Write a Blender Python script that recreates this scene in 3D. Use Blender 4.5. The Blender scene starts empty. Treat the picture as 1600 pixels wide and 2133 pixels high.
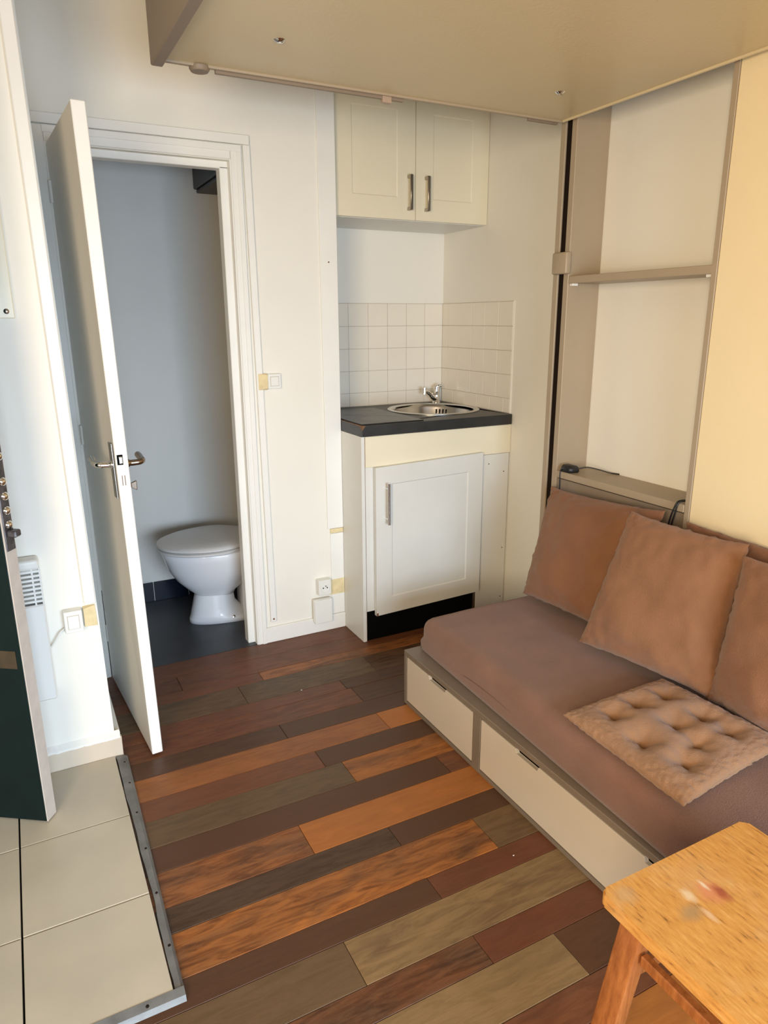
import bpy, bmesh, math, random
import numpy as np
from mathutils import Vector, Matrix, noise
random.seed(7)
S = bpy.context.scene
COL = S.collection
V = Vector

# ------------------------------------------------------------------ camera
yaw, pitch, roll = 0.4786, -0.2686, -0.0056
cam = bpy.data.cameras.new('camera')
cam.sensor_fit = 'HORIZONTAL'; cam.sensor_width = 36.0
cam.lens = 36.0 * 1456.5 / 1600.0
cam.clip_start = 0.02
camo = bpy.data.objects.new('camera', cam); COL.objects.link(camo)
fw = V((math.sin(yaw)*math.cos(pitch), math.cos(yaw)*math.cos(pitch), math.sin(pitch)))
rt = V((math.cos(yaw), -math.sin(yaw), 0)); up = rt.cross(fw)
r2 = rt*math.cos(roll) + up*math.sin(roll); u2 = up*math.cos(roll) - rt*math.sin(roll)
m = Matrix((r2, u2, -fw)).transposed().to_4x4()
m.translation = V((-1.1335, -2.6033, 1.3003))
camo.matrix_world = m
S.camera = camo

# ------------------------------------------------------------------ light
w = bpy.data.worlds.new('world'); S.world = w; w.use_nodes = True
bg = w.node_tree.nodes['Background']
bg.inputs[0].default_value = (0.75, 0.87, 1.0, 1); bg.inputs[1].default_value = 1.0

def area(name, loc, target, sx, sy, power, col, spread=180):
    l = bpy.data.lights.new(name, 'AREA'); l.shape = 'RECTANGLE'; l.size = sx; l.size_y = sy
    l.energy = power; l.color = col; l.spread = math.radians(spread)
    o = bpy.data.objects.new(name, l); COL.objects.link(o); o.location = loc
    o.rotation_euler = (V(target) - V(loc)).to_track_quat('-Z', 'Y').to_euler()
    return o
area('window_daylight', (-0.7, -4.10, 0.80), (-1.0, 0, -0.3), 1.6, 1.1, 46, (0.66, 0.82, 1.0), 102)
area('warm_bounce_fill', (-2.1, -3.0, 1.35), (0.735, -0.9, 1.1), 0.9, 1.0, 31, (1.0, 0.79, 0.54), 116)  # added unseen fill, stands for warm bounce onto the right-hand side
vs = S.view_settings
vs.view_transform = 'Standard'; vs.look = 'None'; vs.exposure = 0.10; vs.gamma = 1.0
vs.use_curve_mapping = False

# ------------------------------------------------------------------ materials
def s2l(c):
    return tuple(((v/255)/12.92 if v/255 <= .04045 else ((v/255+.055)/1.055)**2.4) for v in c)

def mat(name, col, rough=.6, metal=0., bump=0., bscale=60., var=0., vscale=6., coat=0., col2=None, stretch=(1,1,1), spec=.5, detail=4., sheen=0.):
    m = bpy.data.materials.new(name); m.use_nodes = True
    nt = m.node_tree; N = nt.nodes; Lk = nt.links
    b = N['Principled BSDF']
    b.inputs['Roughness'].default_value = rough; b.inputs['Metallic'].default_value = metal
    b.inputs['Coat Weight'].default_value = coat
    b.inputs['Specular IOR Level'].default_value = spec
    b.inputs['Sheen Weight'].default_value = sheen
    b.inputs['Base Color'].default_value = (*col, 1)
    if var or bump:
        tc = N.new('ShaderNodeTexCoord'); mp = N.new('ShaderNodeMapping'); mp.inputs['Scale'].default_value = stretch
        Lk.new(tc.outputs['Object'], mp.inputs[0])
    if var:
        n = N.new('ShaderNodeTexNoise'); n.inputs['Scale'].default_value = vscale; n.inputs['Detail'].default_value = detail
        Lk.new(mp.outputs[0], n.inputs['Vector'])
        r = N.new('ShaderNodeValToRGB'); r.color_ramp.elements[0].position = .32; r.color_ramp.elements[1].position = .68
        c2 = col2 or tuple(v*(1-var) for v in col)
        r.color_ramp.elements[0].color = (*c2, 1); r.color_ramp.elements[1].color = (*col, 1)
        Lk.new(n.outputs['Fac'], r.inputs[0]); Lk.new(r.outputs[0], b.inputs['Base Color'])
    if bump:
        n2 = N.new('ShaderNodeTexNoise'); n2.inputs['Scale'].default_value = bscale; n2.inputs['Detail'].default_value = 3
        Lk.new(mp.outputs[0], n2.inputs['Vector'])
        bp = N.new('ShaderNodeBump'); bp.inputs['Strength'].default_value = bump; bp.inputs['Distance'].default_value = .004
        Lk.new(n2.outputs['Fac'], bp.inputs['Height']); Lk.new(bp.outputs[0], b.inputs['Normal'])
    return m

M = {}
M['wall'] = mat('wall_paint', (.85, .82, .735), .75, bump=.12, bscale=45, var=.04, vscale=2)
M['gloss'] = mat('white_gloss_paint', (.87, .855, .80), .38, bump=.05, bscale=30, var=.05, vscale=5)
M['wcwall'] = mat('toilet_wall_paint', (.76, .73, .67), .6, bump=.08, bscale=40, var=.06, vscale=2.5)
M['panelwhite'] = mat('white_board', (.74, .73, .68), .35, bump=.05, bscale=150, var=.06, vscale=4)
M['creamcab'] = mat('cream_lacquer', (.84, .77, .58), .32, bump=.03, bscale=90, var=.05, vscale=3)
M['tilec'] = mat('cream_glazed_tile', (.84, .78, .67), .28, bump=.10, bscale=70, var=.04, vscale=6)
M['grout'] = mat('grout', (.50, .45, .38), .9)
M['taupe'] = mat('taupe_paint', (.40, .315, .215), .42, bump=.08, bscale=60, var=.06, vscale=3)
M['taupe2'] = mat('taupe_paint_dark', (.27, .205, .145), .5, bump=.08, bscale=60, var=.08, vscale=4)
M['bedunder'] = mat('bed_underside_board', (.68, .55, .33), .36, bump=.10, bscale=110, var=.04, vscale=2)
M['creampanel'] = mat('cream_panel_paint', (.86, .71, .44), .55, bump=.10, bscale=80, var=.03, vscale=2)
M['drawer'] = mat('drawer_front_paint', (.66, .56, .43), .42, bump=.05, bscale=80, var=.04, vscale=3)
M['sofaframe'] = mat('daybed_frame_paint', (.23, .175, .125), .5, bump=.08, bscale=70, var=.10, vscale=6)
M['black'] = mat('black_plastic', (.012, .012, .013), .4)
M['void'] = mat('inside_shade_black', (.003, .003, .003), .95, spec=.05)  # near-black colour stands in for shade inside cabinet, heater and daybed
M['groove'] = mat('groove_shade_and_nail_brown', (.016, .010, .007), .85, spec=.1)  # shade of the rail slot put into the colour; also the dark nails
M['worktop'] = mat('anthracite_worktop', (.030, .030, .029), .42, bump=.1, bscale=120, var=.35, vscale=14)
M['glass'] = mat('black_ceramic_glass', (.030, .029, .028), .30, spec=.35)
M['ring'] = mat('hob_ring_print', (.004, .004, .004), .3)
M['chip'] = mat('worn_chipboard', (.24, .12, .06), .8, var=.4, vscale=60)
M['steel'] = mat('brushed_steel', (.62, .60, .57), .24, metal=1, bump=.05, bscale=300)
M['chrome'] = mat('chrome', (.75, .74, .72), .10, metal=1)
M['nickel'] = mat('satin_nickel', (.42, .38, .33), .32, metal=1)
M['brass'] = mat('aged_metal', (.30, .24, .19), .25, metal=1)
M['plastic'] = mat('white_switch_plastic', (.80, .79, .74), .35)
M['glue'] = mat('yellowed_filler_patch', (.80, .66, .38), .8, var=.15, vscale=40)
M['porcelain'] = mat('white_porcelain', (.80, .80, .82), .12, coat=.3)
M['seat'] = mat('toilet_seat_plastic', (.66, .64, .62), .3)
M['lino'] = mat('dark_lino', (.036, .040, .048), .42, var=.4, vscale=5, bump=.05)
M['darktile'] = mat('dark_blue_tile', (.006, .009, .018), .16)
M['floortile'] = mat('beige_floor_tile', (.56, .50, .39), .36, bump=.06, bscale=90, var=.13, vscale=5)
M['darkgap'] = mat('dark_joint', (.010, .008, .007), .95, spec=.1)
M['plinth'] = mat('beige_plinth_tile', (.66, .56, .44), .4, var=.08, vscale=12)
M['zinc'] = mat('dull_zinc_strip', (.24, .24, .23), .5, metal=.35, bump=.4, bscale=30, var=.35, vscale=18)
M['green'] = mat('dark_green_paint', (.003, .013, .012), .5, var=.3, vscale=10, spec=.25)
M['edge'] = mat('worn_white_edge', (.62, .56, .50), .6, var=.12, vscale=25)
M['catch'] = mat('pinkish_plastic', (.42, .30, .22), .4)
M['patch'] = mat('brown_bare_patch', (.07, .045, .02), .6, var=.3, vscale=40)
M['rust'] = mat('grey_lock_metal', (.16, .15, .16), .4, metal=.7, var=.5, vscale=60)
M['subfloor'] = mat('subfloor', (.012, .008, .006), .9)
M['ceiling'] = mat('ceiling_paint', (.78, .75, .68), .8)
def fabric(name, col, bump=.5, spec=.15):
    m = mat(name, col, .95, bump=bump, bscale=420, var=.16, vscale=9, spec=spec, detail=8, sheen=.25)
    return m
M['cushion'] = fabric('brown_cushion_fabric', (.27, .122, .060))
M['cushion2'] = fabric('warm_brown_cushion_fabric', (.28, .13, .062))
M['mattress'] = fabric('mauve_brown_cover_fabric', (.265, .138, .094))
M['seatpad'] = fabric('tan_seat_pad_fabric', (.37, .20, .105))

def wood_mat(name, tint_from_object=True, base=(.3,.15,.05)):
    m = bpy.data.materials.new(name); m.use_nodes = True
    nt = m.node_tree; N = nt.nodes; L = nt.links; b = N['Principled BSDF']
    tc = N.new('ShaderNodeTexCoord'); oi = N.new('ShaderNodeObjectInfo')
    add = N.new('ShaderNodeVectorMath'); add.operation = 'ADD'
    mul = N.new('ShaderNodeVectorMath'); mul.operation = 'SCALE'; mul.inputs[0].default_value = (13, 7, 5)
    L.new(oi.outputs['Random'], mul.inputs['Scale'])
    L.new(tc.outputs['Object'], add.inputs[0]); L.new(mul.outputs[0], add.inputs[1])
    mp = N.new('ShaderNodeMapping'); mp.inputs['Scale'].default_value = (4.0, 26, 26); L.new(add.outputs[0], mp.inputs[0])
    n = N.new('ShaderNodeTexNoise'); n.inputs['Scale'].default_value = 2.2; n.inputs['Detail'].default_value = 9; n.inputs['Roughness'].default_value = .65; n.inputs['Distortion'].default_value = .9
    L.new(mp.outputs[0], n.inputs['Vector'])
    mp2 = N.new('ShaderNodeMapping'); mp2.inputs['Scale'].default_value = (4, 11, 11); L.new(add.outputs[0], mp2.inputs[0])
    n2 = N.new('ShaderNodeTexNoise'); n2.inputs['Scale'].default_value = 1.1; n2.inputs['Detail'].default_value = 5; n2.inputs['Distortion'].default_value = 1.2
    L.new(mp2.outputs[0], n2.inputs['Vector'])
    r1 = N.new('ShaderNodeMapRange'); r1.inputs[1].default_value = .42; r1.inputs[2].default_value = .64; r1.inputs[3].default_value = 0; r1.inputs[4].default_value = 1
    L.new(n.outputs['Fac'], r1.inputs[0])
    r2 = N.new('ShaderNodeMapRange'); r2.inputs[1].default_value = .36; r2.inputs[2].default_value = .66
    L.new(n2.outputs['Fac'], r2.inputs[0])
    sep = N.new('ShaderNodeMath'); sep.operation = 'MULTIPLY'
    L.new(oi.outputs['Alpha'], sep.inputs[0]); L.new(r1.outputs[0], sep.inputs[1])
    sep2 = N.new('ShaderNodeMath'); sep2.operation = 'MULTIPLY'; L.new(oi.outputs['Alpha'], sep2.inputs[0]); L.new(r2.outputs[0], sep2.inputs[1])
    s3 = N.new('ShaderNodeMath'); s3.operation = 'MULTIPLY'; s3.inputs[1].default_value = .6; L.new(sep2.outputs[0], s3.inputs[0])
    mx = N.new('ShaderNodeMixRGB'); mx.blend_type = 'MULTIPLY'; mx.inputs[2].default_value = (.44, .38, .36, 1)
    mx2 = N.new('ShaderNodeMixRGB'); mx2.inputs[2].default_value = (.085, .055, .033, 1)
    L.new(oi.outputs['Color'], mx2.inputs[1]); L.new(s3.outputs[0], mx2.inputs[0])
    L.new(mx2.outputs[0], mx.inputs[1]); L.new(sep.outputs[0], mx.inputs[0])
    L.new(mx.outputs[0], b.inputs['Base Color'])
    b.inputs['Roughness'].default_value = .44
    b.inputs['Specular IOR Level'].default_value = .32
    bp = N.new('ShaderNodeBump'); bp.inputs['Strength'].default_value = .25; bp.inputs['Distance'].default_value = .002
    L.new(n.outputs['Fac'], bp.inputs['Height']); L.new(bp.outputs[0], b.inputs['Normal'])
    return m
M['plank'] = wood_mat('floor_plank_wood')

def stool_mat(name, top=True):
    m = bpy.data.materials.new(name); m.use_nodes = True
    nt = m.node_tree; N = nt.nodes; L = nt.links; b = N['Principled BSDF']
    tc = N.new('ShaderNodeTexCoord')
    mp = N.new('ShaderNodeMapping'); mp.inputs['Scale'].default_value = (85, 14, 85) if top else (50, 50, 6)
    L.new(tc.outputs['Object'], mp.inputs[0])
    n = N.new('ShaderNodeTexNoise'); n.inputs['Scale'].default_value = 2.0; n.inputs['Detail'].default_value = 8; n.inputs['Roughness'].default_value = .7
    L.new(mp.outputs[0], n.inputs['Vector'])
    r = N.new('ShaderNodeValToRGB'); e = r.color_ramp.elements
    if top:
        e[0].position = .30; e[0].color = (.20, .085, .02, 1); e[1].position = .62; e[1].color = (.70, .35, .085, 1)
        x = e.new(.42); x.color = (.58, .26, .055, 1); x = e.new(.75); x.color = (.75, .50, .22, 1)
    else:
        e[0].position = .3; e[0].color = (.23, .065, .014, 1); e[1].position = .7; e[1].color = (.46, .16, .04, 1)
    L.new(n.outputs['Fac'], r.inputs[0])
    out = r.outputs[0]
    if top:
        # worn pale patches and a pinkish paint stain
        n2 = N.new('ShaderNodeTexNoise'); n2.inputs['Scale'].default_value = 11; n2.inputs['Detail'].default_value = 6
        L.new(tc.outputs['Object'], n2.inputs['Vector'])
        q = N.new('ShaderNodeMapRange'); q.inputs[1].default_value = .50; q.inputs[2].default_value = .72; q.inputs[4].default_value = .4; L.new(n2.outputs['Fac'], q.inputs[0])
        mx = N.new('ShaderNodeMixRGB'); mx.inputs[2].default_value = (.66, .44, .22, 1); L.new(q.outputs[0], mx.inputs[0]); L.new(out, mx.inputs[1]); out = mx.outputs[0]
        for (cx, cy, rx, ry, colr, st) in ((-.016, -.078, .024, .024, (.66, .24, .12), .75), (-.002, -.088, .011, .019, (.34, .06, .03), .85), (-.014, -.064, .004, .012, (.80, .62, .42), .9), (-.052, -.068, .010, .015, (.78, .60, .38), .8), (-.075, -.092, .024, .015, (.34, .24, .13), .6), (-.055, -.108, .006, .016, (.74, .52, .32), .7), (-.138, -.020, .022, .02, (.55, .34, .16), .7)):
            mpp = N.new('ShaderNodeMapping'); mpp.inputs['Location'].default_value = (-cx/rx, -cy/ry, 0); mpp.inputs['Scale'].default_value = (1/rx, 1/ry, 0)
            L.new(tc.outputs['Object'], mpp.inputs[0])
            nn = N.new('ShaderNodeTexNoise'); nn.inputs['Scale'].default_value = 1.4; nn.inputs['Detail'].default_value = 6; L.new(mpp.outputs[0], nn.inputs['Vector'])
            ln = N.new('ShaderNodeVectorMath'); ln.operation = 'LENGTH'; L.new(mpp.outputs[0], ln.inputs[0])
            sm = N.new('ShaderNodeMath'); sm.operation = 'ADD'; L.new(ln.outputs['Value'], sm.inputs[0]); L.new(nn.outputs['Fac'], sm.inputs[1])
            q = N.new('ShaderNodeMapRange'); q.inputs[1].default_value = 1.7; q.inputs[2].default_value = .9; q.inputs[3].default_value = 0; q.inputs[4].default_value = st; L.new(sm.outputs[0], q.inputs[0])
            mx = N.new('ShaderNodeMixRGB'); mx.inputs[2].default_value = (*colr, 1); L.new(q.outputs[0], mx.inputs[0]); L.new(out, mx.inputs[1]); out = mx.outputs[0]
    L.new(out, b.inputs['Base Color'])
    b.inputs['Roughness'].default_value = .55 if top else .42
    bp = N.new('ShaderNodeBump'); bp.inputs['Strength'].default_value = .35; bp.inputs['Distance'].default_value = .002
    L.new(n.outputs['Fac'], bp.inputs['Height']); L.new(bp.outputs[0], b.inputs['Normal'])
    return m
M['stooltop'] = stool_mat('worn_orange_varnished_wood', True)
M['stoolleg'] = stool_mat('orange_varnished_wood', False)

# ------------------------------------------------------------------ helpers
ORG = {}
def thing(name, label, cat, loc, group=None, kind=None):
    o = bpy.data.objects.new(name, None); COL.objects.link(o); o.location = loc; o.empty_display_size = .05
    ORG[o.name] = V(loc); o['label'] = label
    if cat: o['category'] = cat
    if group: o['group'] = group
    if kind: o['kind'] = kind
    return o
def tag(o, label, cat=None, group=None, kind=None):
    o['label'] = label
    if cat: o['category'] = cat
    if group: o['group'] = group
    if kind: o['kind'] = kind
    return o
def obj(name, bm, mt, parent=None, smooth=False, org=None, label=None, kind=None):
    if parent is not None: L = ORG[parent.name]
    else: L = V(org) if org is not None else V((0, 0, 0))
    for v in bm.verts: v.co -= L
    bmesh.ops.recalc_face_normals(bm, faces=bm.faces[:])
    me = bpy.data.meshes.new(name); bm.to_mesh(me); bm.free()
    mats = mt if isinstance(mt, (list, tuple)) else [mt]
    for q in mats: me.materials.append(M[q] if isinstance(q, str) else q)
    if smooth:
        for p in me.polygons: p.use_smooth = True
    o = bpy.data.objects.new(name, me); COL.objects.link(o)
    ORG[o.name] = L
    if parent is not None: o.parent = parent
    else: o.location = L
    if label: o['label'] = label
    if kind: o['kind'] = kind
    return o
def smooth_angle(o, deg=35):
    me = o.data
    for p in me.polygons: p.use_smooth = True
    bm = bmesh.new(); bm.from_mesh(me)
    for e in bm.edges:
        if len(e.link_faces) == 2 and e.calc_face_angle(0) > math.radians(deg): e.smooth = False
    bm.to_mesh(me); bm.free(); return o

HEX = [(0,1,3,2), (4,6,7,5), (0,4,5,1), (2,3,7,6), (0,2,6,4), (1,5,7,3)]
def add_hex(bm, p, bev=0, seg=1):
    """8 points ordered x-major: (x0y0z0, x0y0z1, x0y1z0, x0y1z1, x1...)"""
    vs = [bm.verts.new(q) for q in p]
    fs = [bm.faces.new([vs[i] for i in f]) for f in HEX]
    if bev > 0:
        es = list({e for f in fs for e in f.edges})
        bmesh.ops.bevel(bm, geom=es, offset=bev, segments=seg, profile=.5, affect='EDGES')
def add_box(bm, x0, x1, y0, y1, z0, z1, bev=0, seg=1):
    add_hex(bm, [(x, y, z) for x in (x0, x1) for y in (y0, y1) for z in (z0, z1)], bev, seg)
def box(name, x0, x1, y0, y1, z0, z1, mt, parent=None, bev=0, seg=1, **k):
    bm = bmesh.new(); add_box(bm, x0, x1, y0, y1, z0, z1, bev, seg); return obj(name, bm, mt, parent, **k)
def hexo(name, p, mt, parent=None, bev=0, **k):
    bm = bmesh.new(); add_hex(bm, p, bev); return obj(name, bm, mt, parent, **k)
def lean(x0, x1, dx0, dx1, y0, y1, z0, z1):
    """box whose x shifts from dx0 at the bottom to dx1 at the top"""
    return [(x+d, y, z) for x in (x0, x1) for y in (y0, y1) for z, d in ((z0, dx0), (z1, dx1))]
def add_prism(bm, pts, axis, a0, a1, bev=0):
    def mk(a): return [bm.verts.new((a, p[0], p[1]) if axis == 0 else (p[0], a, p[1]) if axis == 1 else (p[0], p[1], a)) for p in pts]
    A, B = mk(a0), mk(a1); n = len(pts)
    fs = [bm.faces.new(A), bm.faces.new(B[::-1])]
    for i in range(n): fs.append(bm.faces.new((A[i], B[i], B[(i+1) % n], A[(i+1) % n])))
    if bev:
        bmesh.ops.bevel(bm, geom=list({e for f in fs for e in f.edges}), offset=bev, segments=1, affect='EDGES')
def prism(name, pts, axis, a0, a1, mt, parent=None, bev=0, **k):
    bm = bmesh.new(); add_prism(bm, pts, axis, a0, a1, bev); return obj(name, bm, mt, parent, **k)
def add_tube(bm, pts, r, seg=10, caps=True):
    pts = [V(p) for p in pts]; rings = []
    rs = r if isinstance(r, (list, tuple)) else [r]*len(pts)
    prev = None
    for i, p in enumerate(pts):
        d = (pts[min(i+1, len(pts)-1)] - pts[max(i-1, 0)]).normalized()
        if prev is None:
            a = d.orthogonal().normalized()
        else:
            a = (prev - d*prev.dot(d)).normalized()
        prev = a; b = d.cross(a)
        rings.append([bm.verts.new(p + (a*math.cos(2*math.pi*k/seg) + b*math.sin(2*math.pi*k/seg))*rs[i]) for k in range(seg)])
    for A, B in zip(rings, rings[1:]):
        for k in range(seg): bm.faces.new((A[k], A[(k+1) % seg], B[(k+1) % seg], B[k]))
    if caps: bm.faces.new(rings[0][::-1]); bm.faces.new(rings[-1])
def tube(name, pts, r, mt, parent=None, seg=10, **k):
    bm = bmesh.new(); add_tube(bm, pts, r, seg); return smooth_angle(obj(name, bm, mt, parent, **k), 50)
def spline(pts, n=8):
    P = [V(p) for p in pts]; P = [P[0]*2-P[1]] + P + [P[-1]*2-P[-2]]; out = []
    for i in range(1, len(P)-2):
        for j in range(n):
            t = j/n
            out.append(.5*((2*P[i]) + (P[i+1]-P[i-1])*t + (2*P[i-1]-5*P[i]+4*P[i+1]-P[i+2])*t*t + (3*P[i]-P[i-1]-3*P[i+1]+P[i+2])*t**3))
    out.append(P[-2]); return out
def add_lathe(bm, prof, c, axis=(0,0,1), seg=32, cap=False):
    ax = V(axis).normalized(); a = ax.orthogonal().normalized(); b = ax.cross(a); c = V(c); rings = []
    for r, h in prof:
        rings.append([bm.verts.new(c + ax*h + (a*math.cos(2*math.pi*k/seg)+b*math.sin(2*math.pi*k/seg))*max(r, 1e-4)) for k in range(seg)])
    for A, B in zip(rings, rings[1:]):
        for k in range(seg): bm.faces.new((A[k], A[(k+1) % seg], B[(k+1) % seg], B[k]))
    if cap: bm.faces.new(rings[0][::-1]); bm.faces.new(rings[-1])
def lathe(name, prof, c, mt, parent=None, axis=(0,0,1), seg=32, ang=40, **k):
    bm = bmesh.new(); add_lathe(bm, prof, c, axis, seg, cap=True); return smooth_angle(obj(name, bm, mt, parent, **k), ang)
def shaker(name, x0, x1, z0, z1, yf, yb, mg, dep, mt, parent, tilt=0., bev=.0015):
    """door slab in the xz plane with a recessed centre panel; tilt = rise in z per x"""
    bm = bmesh.new()
    def P(x, y, z): return bm.verts.new((x, y, z + (x-x0)*tilt))
    o = [P(x0, yf, z0), P(x1, yf, z0), P(x1, yf, z1), P(x0, yf, z1)]
    a = [P(x0+mg, yf, z0+mg), P(x1-mg, yf, z0+mg), P(x1-mg, yf, z1-mg), P(x0+mg, yf, z1-mg)]
    g = .004
    c = [P(x0+mg+g, yf+dep, z0+mg+g), P(x1-mg-g, yf+dep, z0+mg+g), P(x1-mg-g, yf+dep, z1-mg-g), P(x0+mg+g, yf+dep, z1-mg-g)]
    k = [P(x0, yb, z0), P(x1, yb, z0), P(x1, yb, z1), P(x0, yb, z1)]
    for i in range(4):
        j = (i+1) % 4
        bm.faces.new((o[i], o[j], a[j], a[i])); bm.faces.new((a[i], a[j], c[j], c[i])); bm.faces.new((o[j], o[i], k[i], k[j]))
    bm.faces.new(c); bm.faces.new(k[::-1])
    return obj(name, bm, mt, parent)
def bar_handle(name, x, z0, z1, y, parent, mt, square=True, off=.028):
    bm = bmesh.new()
    if square:
        add_box(bm, x-.006, x+.006, y-off-.008, y-off, z0, z1, .002)
        for z in (z0, z1-.012): add_box(bm, x-.006, x+.006, y-off-.001, y, z, z+.012, .001)
    else:
        add_tube(bm, [(x, y-off, z0), (x, y-off, z1)], .0055, 12)
        for z in (z0+.022, z1-.022): add_tube(bm, [(x, y-off, z), (x, y, z)], .004, 10)
    return smooth_angle(obj(name, bm, mt, parent), 40)
def screw(name, c, axis, r, mt, parent):
    bm = bmesh.new(); add_lathe(bm, [(r, 0), (r, .0015), (r*.7, .003), (.0005, .0032)], c, axis, 14)
    return obj(name, bm, mt, parent, smooth=True)

# ------------------------------------------------------------------ setting: shell
ZC = 2.5
st = lambda o, l: tag(o, l, None, None, 'structure')
# back wall with the toilet doorway (opening x -.965..-.385, z 0..1.83)
bm = bmesh.new()
add_box(bm, -1.02, -.965, 0, .06, 0, ZC); add_box(bm, -.372, .019, 0, .06, 0, ZC); add_box(bm, -.965, -.372, 0, .06, 1.835, ZC)
st(obj('wall_back', bm, 'wall'), 'white painted wall around the toilet doorway')
st(hexo('wall_left', lean(-2.3, -1.0, 0, -.03, -.547, .0, 0, ZC), 'wall'), 'white painted wall carrying the convector heater, left of the open door')
st(box('wall_left', -2.36, -2.3, -4.26, 0, 0, ZC, 'wall'), 'white side wall outside the picture on the left')
# kitchen recess
st(box('wall_alcove_left', -.02, .019, .06, .43, 0, ZC, 'wall'), 'short white return on the left of the kitchen recess')
st(box('wall_alcove_back', .019, .80, .371, .43, 0, ZC, 'wall'), 'white wall behind sink and wall cupboard')
st(box('wall_right', .735, .80, -4.2, .371, 0, ZC, 'wall'), 'white wall right of the kitchen recess and behind the shelf niche')
# wall behind the camera, with a window
bm = bmesh.new()
add_box(bm, -2.3, -1.7, -4.26, -4.2, 0, ZC); add_box(bm, .2, .8, -4.26, -4.2, 0, ZC)
add_box(bm, -1.7, .2, -4.26, -4.2, 0, .5); add_box(bm, -1.7, .2, -4.26, -4.2, 2.15, ZC)
st(obj('wall_front', bm, 'wall'), 'white wall behind the camera with the window')
bm = bmesh.new()
for a, b in ((-1.7, -1.65), (-.775, -.725), (.15, .2)): add_box(bm, a, b, -4.25, -4.2, .5, 2.15, .004)
for a, b in ((.5, .55), (2.10, 2.15)): add_box(bm, -1.7, .2, -4.25, -4.2, a, b, .004)
win = obj('window_1', bm, 'gloss'); st(win, 'white framed window behind the camera')
glassm = bpy.data.materials.new('window_glass'); glassm.use_nodes = True
gb = glassm.node_tree.nodes['Principled BSDF']; gb.inputs['Transmission Weight'].default_value = 1; gb.inputs['Roughness'].default_value = 0; gb.inputs['IOR'].default_value = 1.45
for a, b in ((-1.65, -.775), (-.725, .15)): box('pane', a, b, -4.232, -4.228, .55, 2.10, glassm, win)
st(box('ceiling', -2.36, .8, -4.26, .75, ZC, ZC+.06, 'ceiling'), 'off-white ceiling above the loft bed')
# toilet closet shell
st(box('wall_closet_back', -1.2, 0, .69, .75, 0, ZC, 'wcwall'), 'grey-white wall behind the toilet')
st(box('wall_closet_right', -.02, .0, .43, .69, 0, ZC, 'wcwall'), 'closet wall behind the cistern')
st(box('wall_closet_left', -1.26, -1.2, .0, .75, 0, ZC, 'wcwall'), 'closet wall on the left, hidden by the door')
tr = thing('baseboard_closet', 'row of dark blue glazed skirting tiles behind the toilet', None, (-.6, .69, 0), kind='structure')
xx = -.995
for i in range(6):
    box('tile', xx+.0015, xx+.1605, .682, .69, .001, .097, 'darktile', tr, .0012); xx += .162 if i != 1 else .162
st(box('floor', -1.2, .0, .0005, .69, -.02, .001, 'lino'), 'dark grey lino floor of the toilet closet')

# ------------------------------------------------------------------ wood floor, plank by plank
fl = thing('floor', 'floor of mixed dark, reddish, olive and orange wood planks', None, (0, 0, 0), kind='structure')
box('subfloor', -2.36, .8, -4.26, .40, -.03, -.006, 'subfloor', fl)
C = {'or': (182, 112, 50), 'or2': (168, 104, 54), 'or3': (184, 112, 50), 'dk': (92, 60, 38), 'dk2': (86, 62, 42), 'rd': (126, 76, 46), 'rd2': (114, 66, 40),
     'ol': (124, 94, 58), 'ol2': (112, 86, 56), 'tan': (148, 116, 74), 'br': (122, 76, 44), 'sd': (104, 72, 46)}
X0, X1 = -1.03, .735
rows = [(.0, -.12, [(.1, 'rd', .5), (9, 'sd', .9)]),
        (-.12, -.235, [(-.735, 'br', .7), (9, 'rd', .6)]),
        (-.235, -.30, [(-.45, 'rd', .4), (9, 'or2', 1.0)]),
        (-.30, -.435, [(-.55, 'ol2', .6), (-.04, 'ol2', .8), (9, 'sd', 1.0)]),
        (-.435, -.505, [(-.2, 'rd', .5), (9, 'dk', .6)]),
        (-.505, -.612, [(-.185, 'rd', .7), (9, 'dk', .5)]),
        (-.612, -.70, [(-.5, 'dk', .5), (9, 'dk', .2)]),
        (-.70, -.805, [(-.181, 'or2', .45), (9, 'or', .2)]),
        (-.805, -.895, [(-.45, 'rd', .35), (9, 'dk', .2)]),
        (-.895, -1.003, [(-.398, 'ol2', .45), (9, 'or', .75)]),
        (-1.003, -1.095, [(-.13, 'dk', .12), (9, 'rd', .6)]),
        (-1.095, -1.212, [(-.614, 'or2', .95), (9, 'or3', .25)]),
        (-1.212, -1.289, [(-.406, 'dk2', .7), (9, 'dk', .15)]),
        (-1.289, -1.411, [(-.19, 'or3', .95), (9, 'ol', .5)]),
        (-1.411, -1.482, [(-.405, 'dk', .2), (9, 'rd2', .3)]),
        (-1.482, -1.599, [(-.657, 'ol2', .3), (9, 'tan', .55)]),
        (-1.599, -1.677, [(-.40, 'br', .9), (9, 'rd2', .3)]),
        (-1.677, -1.79, [(-.24, 'tan', .35), (9, 'dk', .3)]),
        (-1.79, -1.868, [(-.62, 'ol2', .5), (9, 'rd', .5)])]
y = -1.868; k = 0; ks = list(C)
while y > -4.2:
    wd = .117 if k % 2 == 0 else .076
    a = random.uniform(-.9, 0)
    rows.append((y, max(y-wd, -4.2), [(a, random.choice(ks), random.uniform(.2, .8)), (9, random.choice(ks), random.uniform(.2, .8))])); y -= wd; k += 1
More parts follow.
